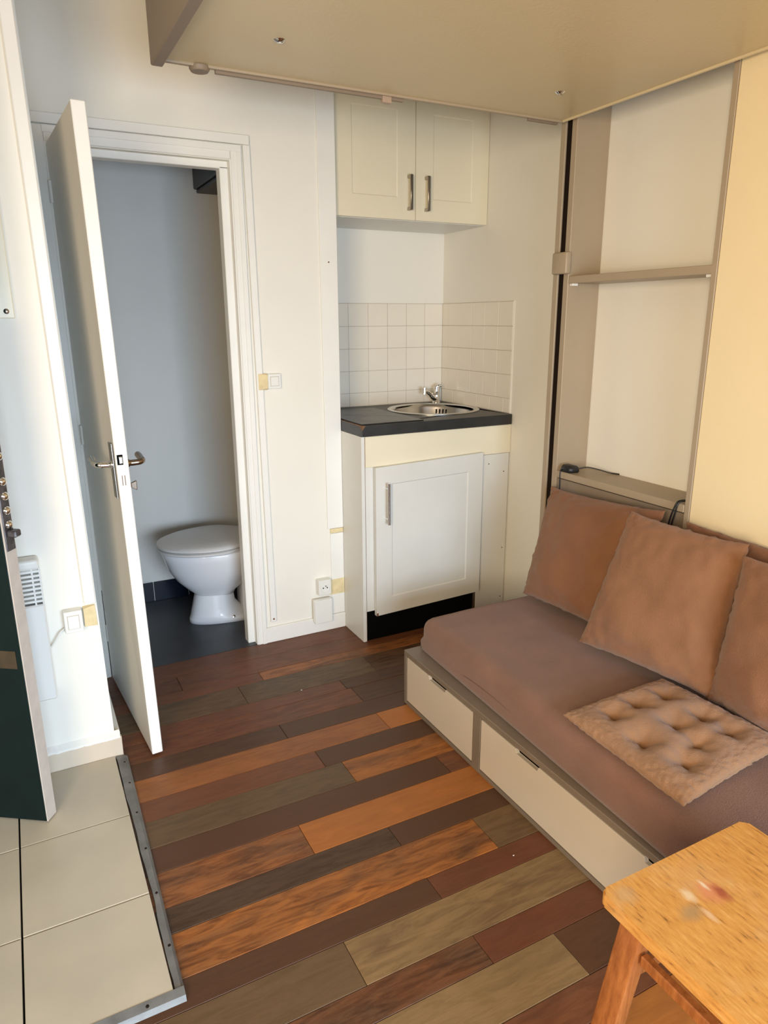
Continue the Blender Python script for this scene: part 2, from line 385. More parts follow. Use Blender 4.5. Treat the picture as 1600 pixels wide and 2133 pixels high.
for (ya, yb, bs) in rows:
    xa = X0 if ya > -1.40 else -2.3
    for (xe, c, al) in bs:
        xb = min(xe, X1)
        g = .0006
        o = box('plank', xa+g, xb-g, yb+g, ya-g if ya <= 0 else ya, -.006, random.uniform(-.0004, .0004), 'plank', fl, bev=.0009)
        cc = s2l(C[c]); f = random.uniform(.95, 1.05)
        o.color = (cc[0]*f*.88, cc[1]*f*.90, cc[2]*f*.98, al)
        xa = xb

# ------------------------------------------------------------------ tiled landing
tf = thing('floor', 'beige tiled landing by the entrance door', None, (-1.3, -1, 0), kind='structure')
box('mortar', -2.3, -1.012, -1.432, -.547, -.006, .004, 'darkgap', tf)
ys = [-.562, -.8615, -1.1635, -1.440]
for i in range(3):
    g = .0022
    for (xa, xb, dx) in ((-1.2735, -1.0085, .002), (-1.5775, -1.2735, 0), (-1.8815, -1.5775, 0), (-2.1855, -1.8815, 0), (-2.3, -2.1855, 0)):
        dr = -.004*i*0
        box('tile', xa+g, xb-(g if xb < -1.1 else 0)+dr, ys[i+1]+(g if i < 2 else 0), ys[i]-g, .004, .0155 + random.uniform(-.0004, .0004), 'floortile', tf, bev=.0006)
# threshold strip round the landing, a skewed bent metal strip with nails
es = thing('trim_1', 'dull grey metal edging strip with nails between tiles and planks', None, (-.99, -1, 0), kind='structure')
bm = bmesh.new()
n = 24; rr = []
for i in range(n+1):
    t = i/n; yy = -.566 - t*(1.452-.566)
    xr_ = -.973 - .0145*t; wd = .033 - .014*min(1, t*1.5)
    wob = .0012*math.sin(t*21) + .0008*math.sin(t*47)
    rr.append([bm.verts.new(q) for q in ((xr_-wd+wob, yy, .0), (xr_-wd+wob, yy, .0155 - .004*t), (xr_-wd*.3, yy, .0135), (xr_, yy, .007), (xr_, yy, .0))])
for A, B in zip(rr, rr[1:]):
    for k in range(4): bm.faces.new((A[k], A[k+1], B[k+1], B[k]))
bm.faces.new(rr[0]); bm.faces.new(rr[-1][::-1])
smooth_angle(obj('strip', bm, 'zinc', es), 30)
prism('strip', [(-1.440, .0005), (-1.440, .0165), (-1.458, .012), (-1.463, .0005)], 0, -2.3, -.988, 'zinc', es)
for t in (.045, .17, .33, .5, .68, .86): screw('nail', (-.986-.01*t, -.566 - t*.886, .0115), (0, 0, 1), .0035, 'groove', es)
for x in (-1.06, -1.2): screw('nail', (x, -1.450, .0125), (0, 0, 1), .0035, 'groove', es)

# plinth tile under the left wall
pl = thing('baseboard_left', 'beige plinth tile with rough white paint along its top', None, (-1.0, -.547, 0), kind='structure')
xs_ = [-2.3, -1.9, -1.59, -1.275, -.983]
for a, b in zip(xs_, xs_[1:]): box('tile', a+.001, b-.001 if b < -1 else b, -.562, -.547, .004, .076, 'plinth', pl, bev=.0015)
bm = bmesh.new(); n = 60; rws = []
for i in range(n+1):
    x = -1.6 + i/n*(.613); j = .003*noise.noise(V((x*60, 0, 3)))
    rws.append([bm.verts.new(q) for q in ((x, -.547, .092+j), (x, -.5625+j, .079), (x, -.5625+j*.5, .072+j), (x, -.547, .072))])
for A, B in zip(rws, rws[1:]):
    for k in range(4): bm.faces.new((A[k], A[(k+1) % 4], B[(k+1) % 4], B[k]))
bm.faces.new(rws[0]); bm.faces.new(rws[-1][::-1])
obj('paint_bead', bm, 'gloss', pl, smooth=False, label='rough white paint line on top of the plinth tile')
box('side_board', -.9995, -.985, -.5465, -.035, .0, .085, 'gloss', pl, bev=.002, label='white painted side of the plinth')

# baseboard of back wall
st(box('baseboard_back', -.353, .020, -.011, 0, 0, .068, 'gloss', bev=.003), 'white baseboard between doorway and kitchen unit')

# ------------------------------------------------------------------ doorway casing
fr = thing('trim_2', 'white painted casing and stops of the toilet doorway', None, (-.38, 0, 0), kind='structure')
# right upright: casing face (x -.378..-.35), rebate, stop
hexo('casing', [(-.376, -.008, 0), (-.376, -.008, 1.884), (-.376, .03, 0), (-.376, .03, 1.884), (-.353, -.008, 0), (-.338, -.008, 1.885), (-.353, .03, 0), (-.338, .03, 1.885)], 'gloss', fr, bev=.0015)
box('doorstop', -.408, -.376, .028, .075, 0, 1.818, 'gloss', fr, bev=.002)
box('jamb', -.380, -.371, -.004, .06, 0, 1.84, 'gloss', fr, bev=.001)
# head
box('casing', -.9615, -.3768, -.0078, .0, 1.8375, 1.884, 'gloss', fr, bev=.002)
box('moulding', -.965, -.338, -.012, -.007, 1.862, 1.884, 'gloss', fr, bev=.0015)
box('moulding', -.357, -.339, -.012, -.007, .0, 1.862, 'gloss', fr, bev=.0015)
box('doorstop', -.965, -.376, .028, .075, 1.812, 1.838, 'gloss', fr, bev=.002)
# left upright
box('casing', -1.0, -.962, -.008, .03, 0, 1.884, 'gloss', fr, bev=.0015)
box('jamb', -.965, -.952, -.0045, .06, .0, 1.84, 'gloss', fr, bev=.001)

# cable trunking round the doorway, corner board by the recess, trunking on the left wall corner
ct = thing('cable_trunking', 'white cable trunking running over and down beside the toilet doorway', 'trunking', (-.31, 0, .1))
hexo('channel', lean(-.319, -.294, 0, -.013, -.0125, -.0002, .092, 1.8865), 'gloss', ct, bev=.002)
box('channel', -1.0, -.308, -.013, -.0002, 1.887, 1.918, 'gloss', ct, bev=.002)
screw('screw', (-.307, -.013, .105), (0, -1, 0), .004, 'chip', ct)
st(box('trim_3', -.052, .019, -.007, -.0002, .455, ZC, 'gloss', bev=.0015), 'white corner board at the edge of the kitchen recess')
st(box('trim_3', -.040, .019, -.005, -.0002, .069, .432, 'gloss', bev=.001), 'lower length of the white corner board behind the sockets')
tag(box('filler_strip', -.040, .0185, -.0055, -.0003, .434, .453, 'glue', bev=.001), 'yellowed filler across the joint of the corner board', 'filler')
tag(box('filler_patch', -.049, .0185, -.0065, -.0052, .160, .228, 'glue', bev=.0005), 'yellowed filler patch right of the power socket', 'filler')
screw_o = screw('screw', (-.018, -.007, 1.512), (0, -1, 0), .0028, 'chip', bpy.data.objects['trim_3'])
tk = hexo('wall_trunking', lean(-1.062, -1.030, .022, -.004, -.560, -.5472, .517, ZC), 'gloss', bev=.003)
tag(tk, 'white vertical trunking down the corner of the left wall', 'trunking')

# ------------------------------------------------------------------ toilet door leaf, opened
d2 = thing('door_2', 'white painted flush toilet door standing wide open', None, (-.948, -.02, 0), kind='structure')
hexo('leaf', [(-.904, -.600, .008), (-.932, -.600, 1.813), (-.950, -.022, .008), (-.958, -.018, 1.828),
              (-.872, -.597, .008), (-.898, -.597, 1.813), (-.918, -.019, .008), (-.926, -.015, 1.828)], 'gloss', d2, bev=.002)
def leafx(z, side):  # leaf face x at the lock, side 0 = left face, 1 = right face
    return (-.904 - .028*z/1.81 - .003) + side*.033
for side, sg in ((0, -1), (1, 1)):
    xa = leafx(.92, side)
    pz0, pz1 = .822, .978
    hexo('lock_plate', [(leafx(pz0, side)+sg*.0002, -.585, pz0), (leafx(pz1, side)+sg*.0002, -.585, pz1), (leafx(pz0, side)-.003+sg*.0002, -.548, pz0), (leafx(pz1, side)-.003+sg*.0002, -.548, pz1),
                        (leafx(pz0, side)+sg*.0028, -.585, pz0), (leafx(pz1, side)+sg*.0028, -.585, pz1), (leafx(pz0, side)-.003+sg*.0028, -.548, pz0), (leafx(pz1, side)-.003+sg*.0028, -.548, pz1)], 'nickel', d2, bev=.0008)
    y0 = -.566
    h = tube('handle', spline([(xa, y0, .917), (xa+sg*.018, y0, .917), (xa+sg*.036, y0, .918), (xa+sg*.045, y0+.01, .919), (xa+sg*.047, y0+.03, .920), (xa+sg*.047, y0+.095, .922)], 5),
             [.012]*3 + [.0085]*20 + [.0095]*3, 'chrome' if side == 0 else 'brass', d2, seg=14, label='chrome lever handle')
xk = leafx(.85, 1)
bm = bmesh.new(); add_lathe(bm, [(.009, 0), (.006, .006), (.005, .008)], (xk, -.566, .853), (1, 0, 0), 16, True)
add_hex(bm, [(xk+.006, -.569, .846), (xk+.006, -.569, .860), (xk+.006, -.563, .846), (xk+.006, -.563, .860), (xk+.022, -.571, .838), (xk+.022, -.571, .866), (xk+.022, -.561, .838), (xk+.022, -.561, .866)], .0015)
smooth_angle(obj('thumb_turn', bm, 'brass', d2, label='small metal thumb turn'), 40)
lx = leafx(.93, 0)
box('latch', lx+.010, lx+.021, -.607, -.5995, .924, .944, 'chrome', d2, bev=.002)
box('latch_recess', lx+.007, lx+.022, -.6012, -.5985, .920, .948, 'void', d2)
for dx in (.012, .019): box('bolt_slot', lx+.003+dx, lx+.0045+dx, -.6012, -.5995, .862, .890, 'chip', d2)
for z in (1.69, .926, .19):
    bm = bmesh.new(); xh = -.957 + (.01 if z < .5 else .003 if z < 1 else -.002)
    add_lathe(bm, [(.001, -.034), (.0065, -.032), (.0065, .032), (.001, .034)], (xh, -.0265, z), (0, 0, 1), 12)
    add_box(bm, xh-.002, xh+.003, -.026, -.0095, z-.03, z+.03, .0005)
    smooth_angle(obj('hinge', bm, 'gloss', d2), 40)

# ------------------------------------------------------------------ entrance door, dark green
d1 = thing('door_1', 'dark green entrance door with worn white edge', None, (-1.2, -.78, .016), kind='structure')
A = V((-1.206, -.792, 0)); B = V((-1.184, -.760, 0)); d = V((-.113, .036, 0)).normalized()
d = V((-(B-A).y, (B-A).x, 0)).normalized(); W_ = .82
def dp(s, t, z): return A + (B-A)*t + d*s + V((0, 0, z))
def dhex(name, s0, s1, t0, t1, z0, z1, mt, par=None, bev=0, **k):
    return hexo(name, [tuple(dp(s, t, z)) for s in (s0, s1) for t in (t0, t1) for z in (z0, z1)], mt, par or d1, bev, **k)
dhex('leaf', .002, W_, 0, 1, .019, 2.03, 'green', bev=.0015)
dhex('edge', -.0012, .002, 0.03, 1, .019, 2.03, 'edge', label='worn white painted edge')
dhex('bare_patch', .016, .075, -.02, .0, .466, .514, 'patch', label='bare brown patch')
dhex('lock_plate', -.004, -.001, .1, .9, .772, 1.35, 'rust', bev=.001, label='pitted grey metal lock plate')
for i, z in enumerate((.835, .87, .905, .94, 1.0, 1.05)):
    c = dp(-.004, .55, z)
    bm = bmesh.new(); add_lathe(bm, [(.011, 0), (.010, .004), (.005, .008), (.0005, .009)], c, -d, 10); obj('bolt_head', bm, 'chrome', d1, smooth=True)
dhex('deadbolt', -.026, -.003, .25, .85, .806, .823, 'rust', bev=.003, label='dark metal bolt sticking out')

# ------------------------------------------------------------------ convector heater on left wall
ht = thing('convector_heater', 'slim white vertical convector heater with a slotted grille at the top', 'heater', (-1.22, -.56, .268))
hx0, hx1 = -1.33, -1.140
box('body', hx0, hx1, -.600, -.5475, .268, .556, 'plastic', ht, bev=.004)
box('recess', hx0+.003, hx1-.003, -.575, -.5475, .556, .660, 'void', ht)
box('top_cap', hx0, hx1, -.600, -.5475, .655, .684, 'plastic', ht, bev=.009, seg=3)
for i in range(8):
    z = .5635 + i*.0122
    bm = bmesh.new(); add_hex(bm, [(x, y_, z_ + dz) for x in (hx0, hx1) for y_, dz in ((-.599, 0), (-.572, .004)) for z_ in (z, z+.0062)]); obj('slat', bm, 'plastic', ht)
box('side_cheek', hx1-.004, hx1, -.598, -.5475, .552, .662, 'plastic', ht, bev=.001)
for x in (-1.160,): box('mullion', x-.0022, x+.0022, -.597, -.57, .556, .660, 'plastic', ht)

def rocker(name, label, x0, x1, z0, z1, y, dep, patch=None):
    t = thing(name, label, 'light switch', ((x0+x1)/2, y, z0))
    box('housing', x0, x1, y-dep, y-.0002, z0, z1, 'plastic', t, bev=.003, seg=2)
    mx_, mz = (x1-x0)*.2, (z1-z0)*.2
    box('gap', x0+mx_-.0012, x1-mx_+.0012, y-dep-.0006, y-dep+.002, z0+mz-.0012, z1-mz+.0012, 'grout', t)
    box('rocker', x0+mx_, x1-mx_, y-dep-.003, y-dep+.002, z0+mz, z1-mz, 'plastic', t, bev=.0012)
    return t
rocker('light_switch', 'white light switch beside the toilet doorway, at hand height', -.283, -.230, 1.047, 1.104, 0, .014)
def patch(name, label, cat, x0, x1, z0, z1, y, th=.006):
    bm = bmesh.new(); c = (x0+x1)/2; h = z1-z0
    add_hex(bm, [(x0, y-th*.4, z0+h*.02), (x0, y-th*.4, z1-h*.02), (x0, y-.0002, z0), (x0, y-.0002, z1), (x1, y-th*1.4, z0+h*.12), (x1, y-th*1.4, z1-h*.10), (x1, y-.0002, z0), (x1, y-.0002, z1)], .0008)
    return tag(obj(name, bm, 'glue'), label, cat)
patch('filler_patch', 'yellow filler patch between doorway trunking and upper light switch', 'filler', -.320, -.284, 1.044, 1.106, -.011)
psw = rocker('light_switch', 'boxy white switch low on the left wall beside the heater', -1.098, -1.049, .447, .512, -.547, .032)
bm = bmesh.new(); add_hex(bm, [(-1.045, -.566, .455), (-1.045, -.566, .508), (-1.045, -.5472, .447), (-1.045, -.5472, .512), (-1.010, -.552, .447), (-1.012, -.552, .512), (-1.010, -.5472, .447), (-1.012, -.5472, .512)], .0008)
tag(obj('filler_patch', bm, 'glue'), 'yellow filler patch right of the low switch on the left wall', 'filler')
cb = tube('cable', spline([(-1.142, -.558, .405), (-1.128, -.566, .425), (-1.112, -.564, .448), (-1.0985, -.558, .458)], 6), .0022, 'plastic')
tag(cb, 'thin white cable from the heater to the low switch', 'cable')
# power socket and junction box low on back wall
t = thing('power_socket', 'white surface-mounted wall socket low beside the kitchen unit', 'socket', (-.084, 0, .17))
box('housing', -.112, -.055, -.036, -.0002, .176, .243, 'plastic', t, bev=.003, seg=2)
lathe('socket_face', [(.001, 0), (.021, .0), (.021, .0015), (.0185, .002), (.0175, -.002), (.001, -.002)], (-.083, -.0365, .209), 'plastic', t, axis=(0, -1, 0))
for dx, dz in ((-.009, 0), (.009, 0)):
    lathe('socket_hole', [(.0005, 0), (.003, 0), (.003, .001), (.0005, .001)], (-.083+dx, -.0362, .209+dz), 'black', t, axis=(0, -1, 0), seg=10)
tube('earth_pin', [(-.083, -.036, .219), (-.083, -.044, .219)], .0024, 'chrome', t)
t = thing('junction_box', 'blank square white junction box under the power socket', 'junction box', (-.09, 0, .04))
box('housing', -.134, -.054, -.030, -.0112, .054, .158, 'plastic', t, bev=.003)
box('cover', -.132, -.052, -.036, -.029, .050, .156, 'plastic', t, bev=.003, seg=2)

# meter board at upper left
t = thing('meter_board', 'cream wall board with a corner screw at the upper left', 'board', (-1.3, -.547, 1.3))
box('board', -1.62, -1.1135, -.566, -.5473, 1.308, 2.25, 'creamcab', t, bev=.002)
lathe('screw', [(.0005, 0), (.0065, 0), (.0065, .001), (.004, .003), (.0005, .0035)], (-1.131, -.566, 1.325), 'nickel', t, axis=(0, -1, 0), seg=16)

# ------------------------------------------------------------------ toilet
def egg(n, xmin, xmax, cy, ay, back=.75, z=0):
    """plan outline, pointed front towards -x, broad towards +x"""
    out = []
    L = xmax - xmin
    for i in range(n):
        a = 2*math.pi*i/n
        cx = xmin + L*.56
        x = cx + (math.cos(a)*(xmax-cx) if math.cos(a) > 0 else math.cos(a)*(cx-xmin))
        s = math.sin(a); yy = cy + ay*abs(s)**.9*(1 if s > 0 else -1)*(1 if math.cos(a) <= 0 else 1 - (1-back)*math.cos(a)**2)
        out.append(V((x, yy, z)))
    return out
def loft(bm, secs, cap=True):
    R_ = [[bm.verts.new(p) for p in s] for s in secs]; n = len(R_[0])
    for A_, B_ in zip(R_, R_[1:]):
        for k in range(n): bm.faces.new((A_[k], A_[(k+1) % n], B_[(k+1) % n], B_[k]))
    if cap: bm.faces.new(R_[0][::-1]); bm.faces.new(R_[-1])
wc = thing('toilet', 'white toilet with closed lid in the closet behind the open door', 'toilet', (-.4, .36, .001))
CY = .36
bm = bmesh.new()
loft(bm, [egg(40, *a, z=z) for a, z in [((-.578, -.10, CY, .098), .001), ((-.577, -.10, CY, .097), .018), ((-.571, -.30, CY, .090), .028), ((-.568, -.34, CY, .084), .04), ((-.558, -.37, CY, .078), .08), ((-.546, -.375, CY, .074), .13), ((-.535, -.37, CY, .07), .165)]])
obj('pedestal', bm, 'porcelain', wc, smooth=True)
bm = bmesh.new()
loft(bm, [egg(48, *a, z=z) for a, z in [((-.540, -.37, CY, .066), .115), ((-.548, -.36, CY, .076), .135), ((-.578, -.32, CY, .098), .162), ((-.618, -.27, CY, .126), .205), ((-.648, -.20, CY, .152), .255), ((-.666, -.195, CY, .166), .31), ((-.674, -.19, CY, .172), .340), ((-.670, -.19, CY, .168), .347)]])
obj('bowl', bm, 'porcelain', wc, smooth=True)
bm = bmesh.new(); add_box(bm, -.345, -.02, CY-.07, CY+.07, .001, .34, .03, 3)
smooth_angle(obj('outlet_block', bm, 'porcelain', wc), 60)
bm = bmesh.new(); loft(bm, [egg(48, *a, z=z) for a, z in [((-.680, -.27, CY, .176), .349), ((-.686, -.27, CY, .182), .353), ((-.686, -.27, CY, .182), .360), ((-.680, -.27, CY, .177), .363)]])
smooth_angle(obj('seat', bm, 'seat', wc), 50)
bm = bmesh.new(); loft(bm, [egg(48, *a, z=z) for a, z in [((-.682, -.25, CY, .178, .6), .366), ((-.688, -.25, CY, .184, .6), .370), ((-.686, -.25, CY, .182, .6), .378), ((-.665, -.26, CY, .165, .6), .387), ((-.60, -.30, CY, .11, .6), .391), ((-.52, -.38, CY, .05, .6), .392)]])
smooth_angle(obj('lid', bm, 'seat', wc), 50)
box('hinge_block', -.262, -.215, CY-.085, CY+.085, .349, .392, 'seat', wc, bev=.008, seg=2)
box('cistern', -.185, -.022, CY-.16, CY+.16, .34, .68, 'porcelain', wc, bev=.02, seg=3)
box('cistern_lid', -.19, -.021, CY-.165, CY+.165, .68, .705, 'porcelain', wc, bev=.008, seg=2)
lathe('floor_screw', [(.0005, 0), (.007, 0), (.006, .004), (.0005, .006)], (-.40, CY-.088, .025), 'chrome', wc, axis=(0, -1, .6), seg=14)
# black box under the closet ceiling
t = thing('black_wall_box', 'black box mounted high in the corner above the toilet', 'box', (-.2, .6, 1.84))
box('casing', -.345, -.022, .30, .6898, 1.846, 2.2, 'black', t, bev=.004)
box('lip', -.333, -.022, .312, .6898, 1.832, 1.846, 'black', t, bev=.003)

# ------------------------------------------------------------------ kitchen wall tiles
YW, XR = .371, .735
tb = thing('wall_tiling', 'cream glazed square tiles above the worktop', 'tiles', (.5, .36, .91))
box('grout_bed', .0195, .735, YW-.0035, YW-.0002, .909, 1.372, 'grout', tb)
box('grout_bed', XR-.0035, XR-.0002, -.186, YW-.004, .909, 1.372, 'grout', tb)
for r in range(5):
    z1 = 1.371-.1*r; z0 = max(z1-.1, .9095)
    for c in range(8):
        xa = max(XR-.004-.1*(c+1), .0205); xb = XR-.004-.1*c
        if xb - xa < .012: continue
        box('tile', xa+.0006, xb-.0006, YW-.0055-random.uniform(0, .0006), YW-.0035, z0+.0006, z1-.0006, 'tilec', tb, bev=.0012)
    off = 0 if r < 4 else .045
    ye = [-.184]
    while ye[-1] < YW-.006:
        ye.append(min(ye[-1] + (off if (off and len(ye) == 1) else .1), YW-.006))
    for ya, yb in zip(ye, ye[1:]):
        if yb-ya < .012: continue
        box('tile', XR-.0055-random.uniform(0, .0006), XR-.0035, ya+.0006, yb-.0006, z0+.0006, z1-.0006, 'tilec', tb, bev=.0012)
box('edge_bead', XR-.006, XR-.0002, -.1885, -.1845, .909, 1.374, 'gloss', tb, label='bright white bead at the end of the tiles')

# ------------------------------------------------------------------ kitchen base unit
YF = -.193
kc = thing('kitchen_unit', 'white kitchen base unit with a sagging panelled door and open plinth', 'cabinet', (.38, .1, 0))
bm = bmesh.new(); add_box(bm, .0195, .0345, YF, -.0005, .001, .864, .001); add_box(bm, .0195, .0345, -.0005, .365, .001, .864)
obj('side_panel', bm, 'panelwhite', kc)
box('fascia', .0355, .7335, YF-.004, YF+.012, .742, .864, 'creamcab', kc, bev=.0015, label='cream drawer-height band under the worktop')
box('stile', .0355, .072, YF+.000, YF+.0075, .135, .757, 'panelwhite', kc)
box('filler_board', .577, .7305, YF-.001, YF+.012, .03, .7405, 'panelwhite', kc, bev=.001)
box('stile', .563, .577, YF+.002, YF+.02, .001, .7405, 'nickel', kc)
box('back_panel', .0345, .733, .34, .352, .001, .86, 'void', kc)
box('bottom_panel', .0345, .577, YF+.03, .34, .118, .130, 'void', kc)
box('kick_shade_board', .0348, .5625, YF+.008, YF+.02, .001, .13, 'void', kc)  # black board added to paint the shade of the open kick space
box('kick_shade_board', .577, .7335, -.10, -.088, .001, .03, 'void', kc)
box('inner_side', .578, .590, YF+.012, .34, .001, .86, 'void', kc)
box('worn_edge', .0347, .0352, YF-.0005, YF+.006, .003, .860, 'chip', kc, label='bare brown chipboard edge')
box('hinge_gap', .0352, .068, YF+.0035, YF+.005, .685, .7415, 'chip', kc, label='bare brown wood at the hinge corner')
dr = shaker('door', .069, .578, .118, .742, YF-.024, YF-.005, .072, .004, 'panelwhite', kc, tilt=.030)
bar_handle('handle', .113, .512, .680, YF-.024, dr, 'chrome', square=False)
for x, z in ((.625, .70), (.705, .66), (.712, .31), (.712, .075)):
    lathe('screw_hole', [(.0003, 0), (.0025, 0), (.0025, .0006), (.0003, .0006)], (x, YF-.0011, z), 'void', kc, axis=(0, -1, 0), seg=10)
box('chipped_corner', .0688, .077, YF-.0245, YF-.0235, .1175, .130, 'chip', kc, label='chipped brown door corner')

# worktop with round sink cut-out
wt = thing('worktop', 'dark grey worktop with worn front corner on the kitchen unit', 'worktop', (.38, .1, .866))
SX, SY, SR = .525, .105, .188
bm = bmesh.new()
x0, x1, y0, y1, zt, zb = .0195, .7290, YF-.012, .3650, .9080, .8660
ns = 64
def ring_top(z):
    circ = [bm.verts.new((SX+SR*math.cos(2*math.pi*k/ns - math.pi*.75), SY+SR*math.sin(2*math.pi*k/ns - math.pi*.75), z)) for k in range(ns)]
    cor = [bm.verts.new(q) for q in ((x0, y0, z), (x1, y0, z), (x1, y1, z), (x0, y1, z))]
    for s in range(4):
        a = s*ns//4
        for k in range(ns//4): bm.faces.new((cor[s], circ[a+k], circ[(a+k+1) % ns]))
        bm.faces.new((cor[s], circ[(a+ns//4) % ns], cor[(s+1) % 4]))
    return circ, cor
c1, k1 = ring_top(zt); c2, k2 = ring_top(zb)
for k in range(ns): bm.faces.new((c1[k], c2[k], c2[(k+1) % ns], c1[(k+1) % ns]))
for k in range(4): bm.faces.new((k1[k], k1[(k+1) % 4], k2[(k+1) % 4], k2[k]))
obj('slab', bm, 'worktop', wt)
hexo('worn_corner', [(.0185, y0-.0008, .889), (.0185, y0-.0008, .9085), (.0185, y0+.030, .905), (.0185, y0+.030, .9085), (.0215, y0-.0008, .893), (.034, y0-.0008, .9085), (.0215, y0+.03, .9083), (.0215, y0+.03, .9086)], 'chip', wt, label='brown chipboard showing at the corner')
hexo('worn_edge', [(.0185, y0+.03, .905), (.0185, y0+.03, .9088), (.0185, y0+.2, .907), (.0185, y0+.2, .9086), (.0225, y0+.03, .908), (.0225, y0+.03, .9088), (.0205, y0+.2, .908), (.0205, y0+.2, .9086)], 'chip', wt)
sk = thing('sink', 'round stainless steel sink set into the dark worktop', 'sink', (SX, SY, .90))
bm = bmesh.new()
add_lathe(bm, [(.207, .9083), (.207, .911), (.203, .9135), (.190, .9135), (.183, .909), (.178, .895), (.170, .83), (.150, .795), (.11, .782), (.03, .779), (.0005, .7785)], (SX, SY, 0), seg=64)
bm2 = bm
smooth_angle(obj('bowl', bm2, 'steel', sk), 50)
for k in range(4):
    a = math.radians(38 + k*5.2)
    x, y_ = SX+.1745*math.cos(a), SY+.1745*math.sin(a)
    box('overflow_slot', x-.0035, x+.0035, y_-.0015, y_+.0015, .862, .888, 'black', sk)
lathe('drain', [(.0005, .7805), (.022, .7805), (.024, .783), (.027, .7832), (.03, .781)], (SX, SY, 0), 'nickel', sk)
tp = thing('mixer_tap', 'small chrome mixer tap behind the sink', 'tap', (.66, .315, .908))
tx, ty = .668, .312
lathe('base', [(.020, .9082), (.020, .914), (.015, .920), (.0135, .95), (.015, .965)], (tx, ty, 0), 'chrome', tp, seg=20)
bm = bmesh.new(); add_tube(bm, spline([(tx, ty, .925), (tx-.022, ty, .943), (tx-.048, ty-.002, .965), (tx-.070, ty-.004, .972)], 6), [.014]*7+[.0115]*6+[.0105]*6, 14)
add_tube(bm, [(tx-.070, ty-.004, .984), (tx-.071, ty-.005, .954)], .0112, 14); smooth_angle(obj('spout', bm, 'chrome', tp), 50)
bm = bmesh.new(); add_tube(bm, [(tx, ty, .963), (tx+.002, ty+.001, .985)], [.0155, .0145], 16); add_tube(bm, spline([(tx, ty, .983), (tx+.010, ty-.006, .990), (tx+.020, ty-.014, .991)], 4), [.009]*5+[.006]*4, 10)
smooth_angle(obj('lever', bm, 'chrome', tp), 50)
hb = thing('ceramic_hob', 'black ceramic hob plate with two printed rings on the worktop', 'hob', (.16, .03, .908))
box('glass_plate', .026, .302, -.188, .262, .9083, .9125, 'glass', hb, bev=.0012)
def ringo(cx, cy, r, w_, nm='ring_mark'):
    bm = bmesh.new(); A_ = []; B_ = []
    for k in range(48):
        a = 2*math.pi*k/48
        A_.append(bm.verts.new((cx+(r-w_)*math.cos(a), cy+(r-w_)*math.sin(a), .9128))); B_.append(bm.verts.new((cx+r*math.cos(a), cy+r*math.sin(a), .9128)))
    for k in range(48): bm.faces.new((A_[k], B_[k], B_[(k+1) % 48], A_[(k+1) % 48]))
    return obj(nm, bm, 'ring', hb)
ringo(.165, .150, .095, .004); ringo(.165, -.075, .095, .003)

# ------------------------------------------------------------------ upper cupboard
uc = thing('wall_cupboard', 'cream two-door wall cupboard above the worktop', 'cupboard', (.38, .2, 1.684))
YU = .029
bm = bmesh.new(); add_box(bm, .0335, .7345, YU+.021, .3705, 1.684, 2.16, .001); obj('carcass', bm, 'panelwhite', uc)
box('side_panel', .0198, .0335, YU+.021, .3705, 1.684, 2.16, 'panelwhite', uc)
for (xa, xb, hx) in ((.0225, .3810, .350), (.3835, .7330, .430)):
    dd = shaker('door', xa, xb, 1.686, 2.158, YU, YU+.0195, .080, .0022, 'creamcab', uc)
    bar_handle('handle', hx, 1.720, 1.850, YU, dd, 'nickel', square=True, off=.022)

# ------------------------------------------------------------------ wall frame unit with niche (right)
XF = .591
un = thing('wall_frame', 'taupe painted wall frame with an open niche and one shelf, right of the kitchen', 'wall unit', (.66, -.9, 0))
box('guide_rail', XF, .599, -.605, -.580, .001, 2.30, 'taupe', un, bev=.0015)
box('rail_groove_shade', .5992, .7348, -.6338, -.5805, .001, 2.30, 'groove', un, label='dark block painted as the shaded slot between rail and side board')  # near-black block fills the slot and paints its shade
box('side_board', XF, .7348, -.659, -.634, .001, 2.30, 'taupe', un, bev=.0015)
box('shelf', XF+.002, .7346, -1.2265, -.6595, 1.416, 1.440, 'taupe', un, bev=.0015)
box('ledge', XF-.001, .7346, -1.2265, -.6595, .737, .762, 'taupe', un, bev=.002)
box('lower_panel', XF+.006, XF+.022, -1.2265, -.6595, .001, .733, 'taupe2', un, bev=.001)
box('side_board', XF, .7348, -1.2455, -1.2275, .001, 2.30, 'taupe', un, bev=.0015)
box('cream_panel', XF+.003, XF+.02, -2.62, -1.2465, .001, 2.30, 'creampanel', un, bev=.001, label='large pale cream yellow panel')
for z in (1.409, ):
    for y_ in (-.669, -1.216): box('shelf_support', XF+.006, XF+.03, y_-.008, y_+.008, z-.001, z+.0069, 'plastic', un, bev=.001)
lt = thing('rail_stop_block', 'small rounded taupe block clamped on the bed guide rail', 'block', (.58, -.63, 1.48))
bm = bmesh.new(); add_box(bm, .566, .5907, -.672, -.598, 1.447, 1.518, .006, 3)
smooth_angle(obj('block', bm, 'taupe', lt), 50)

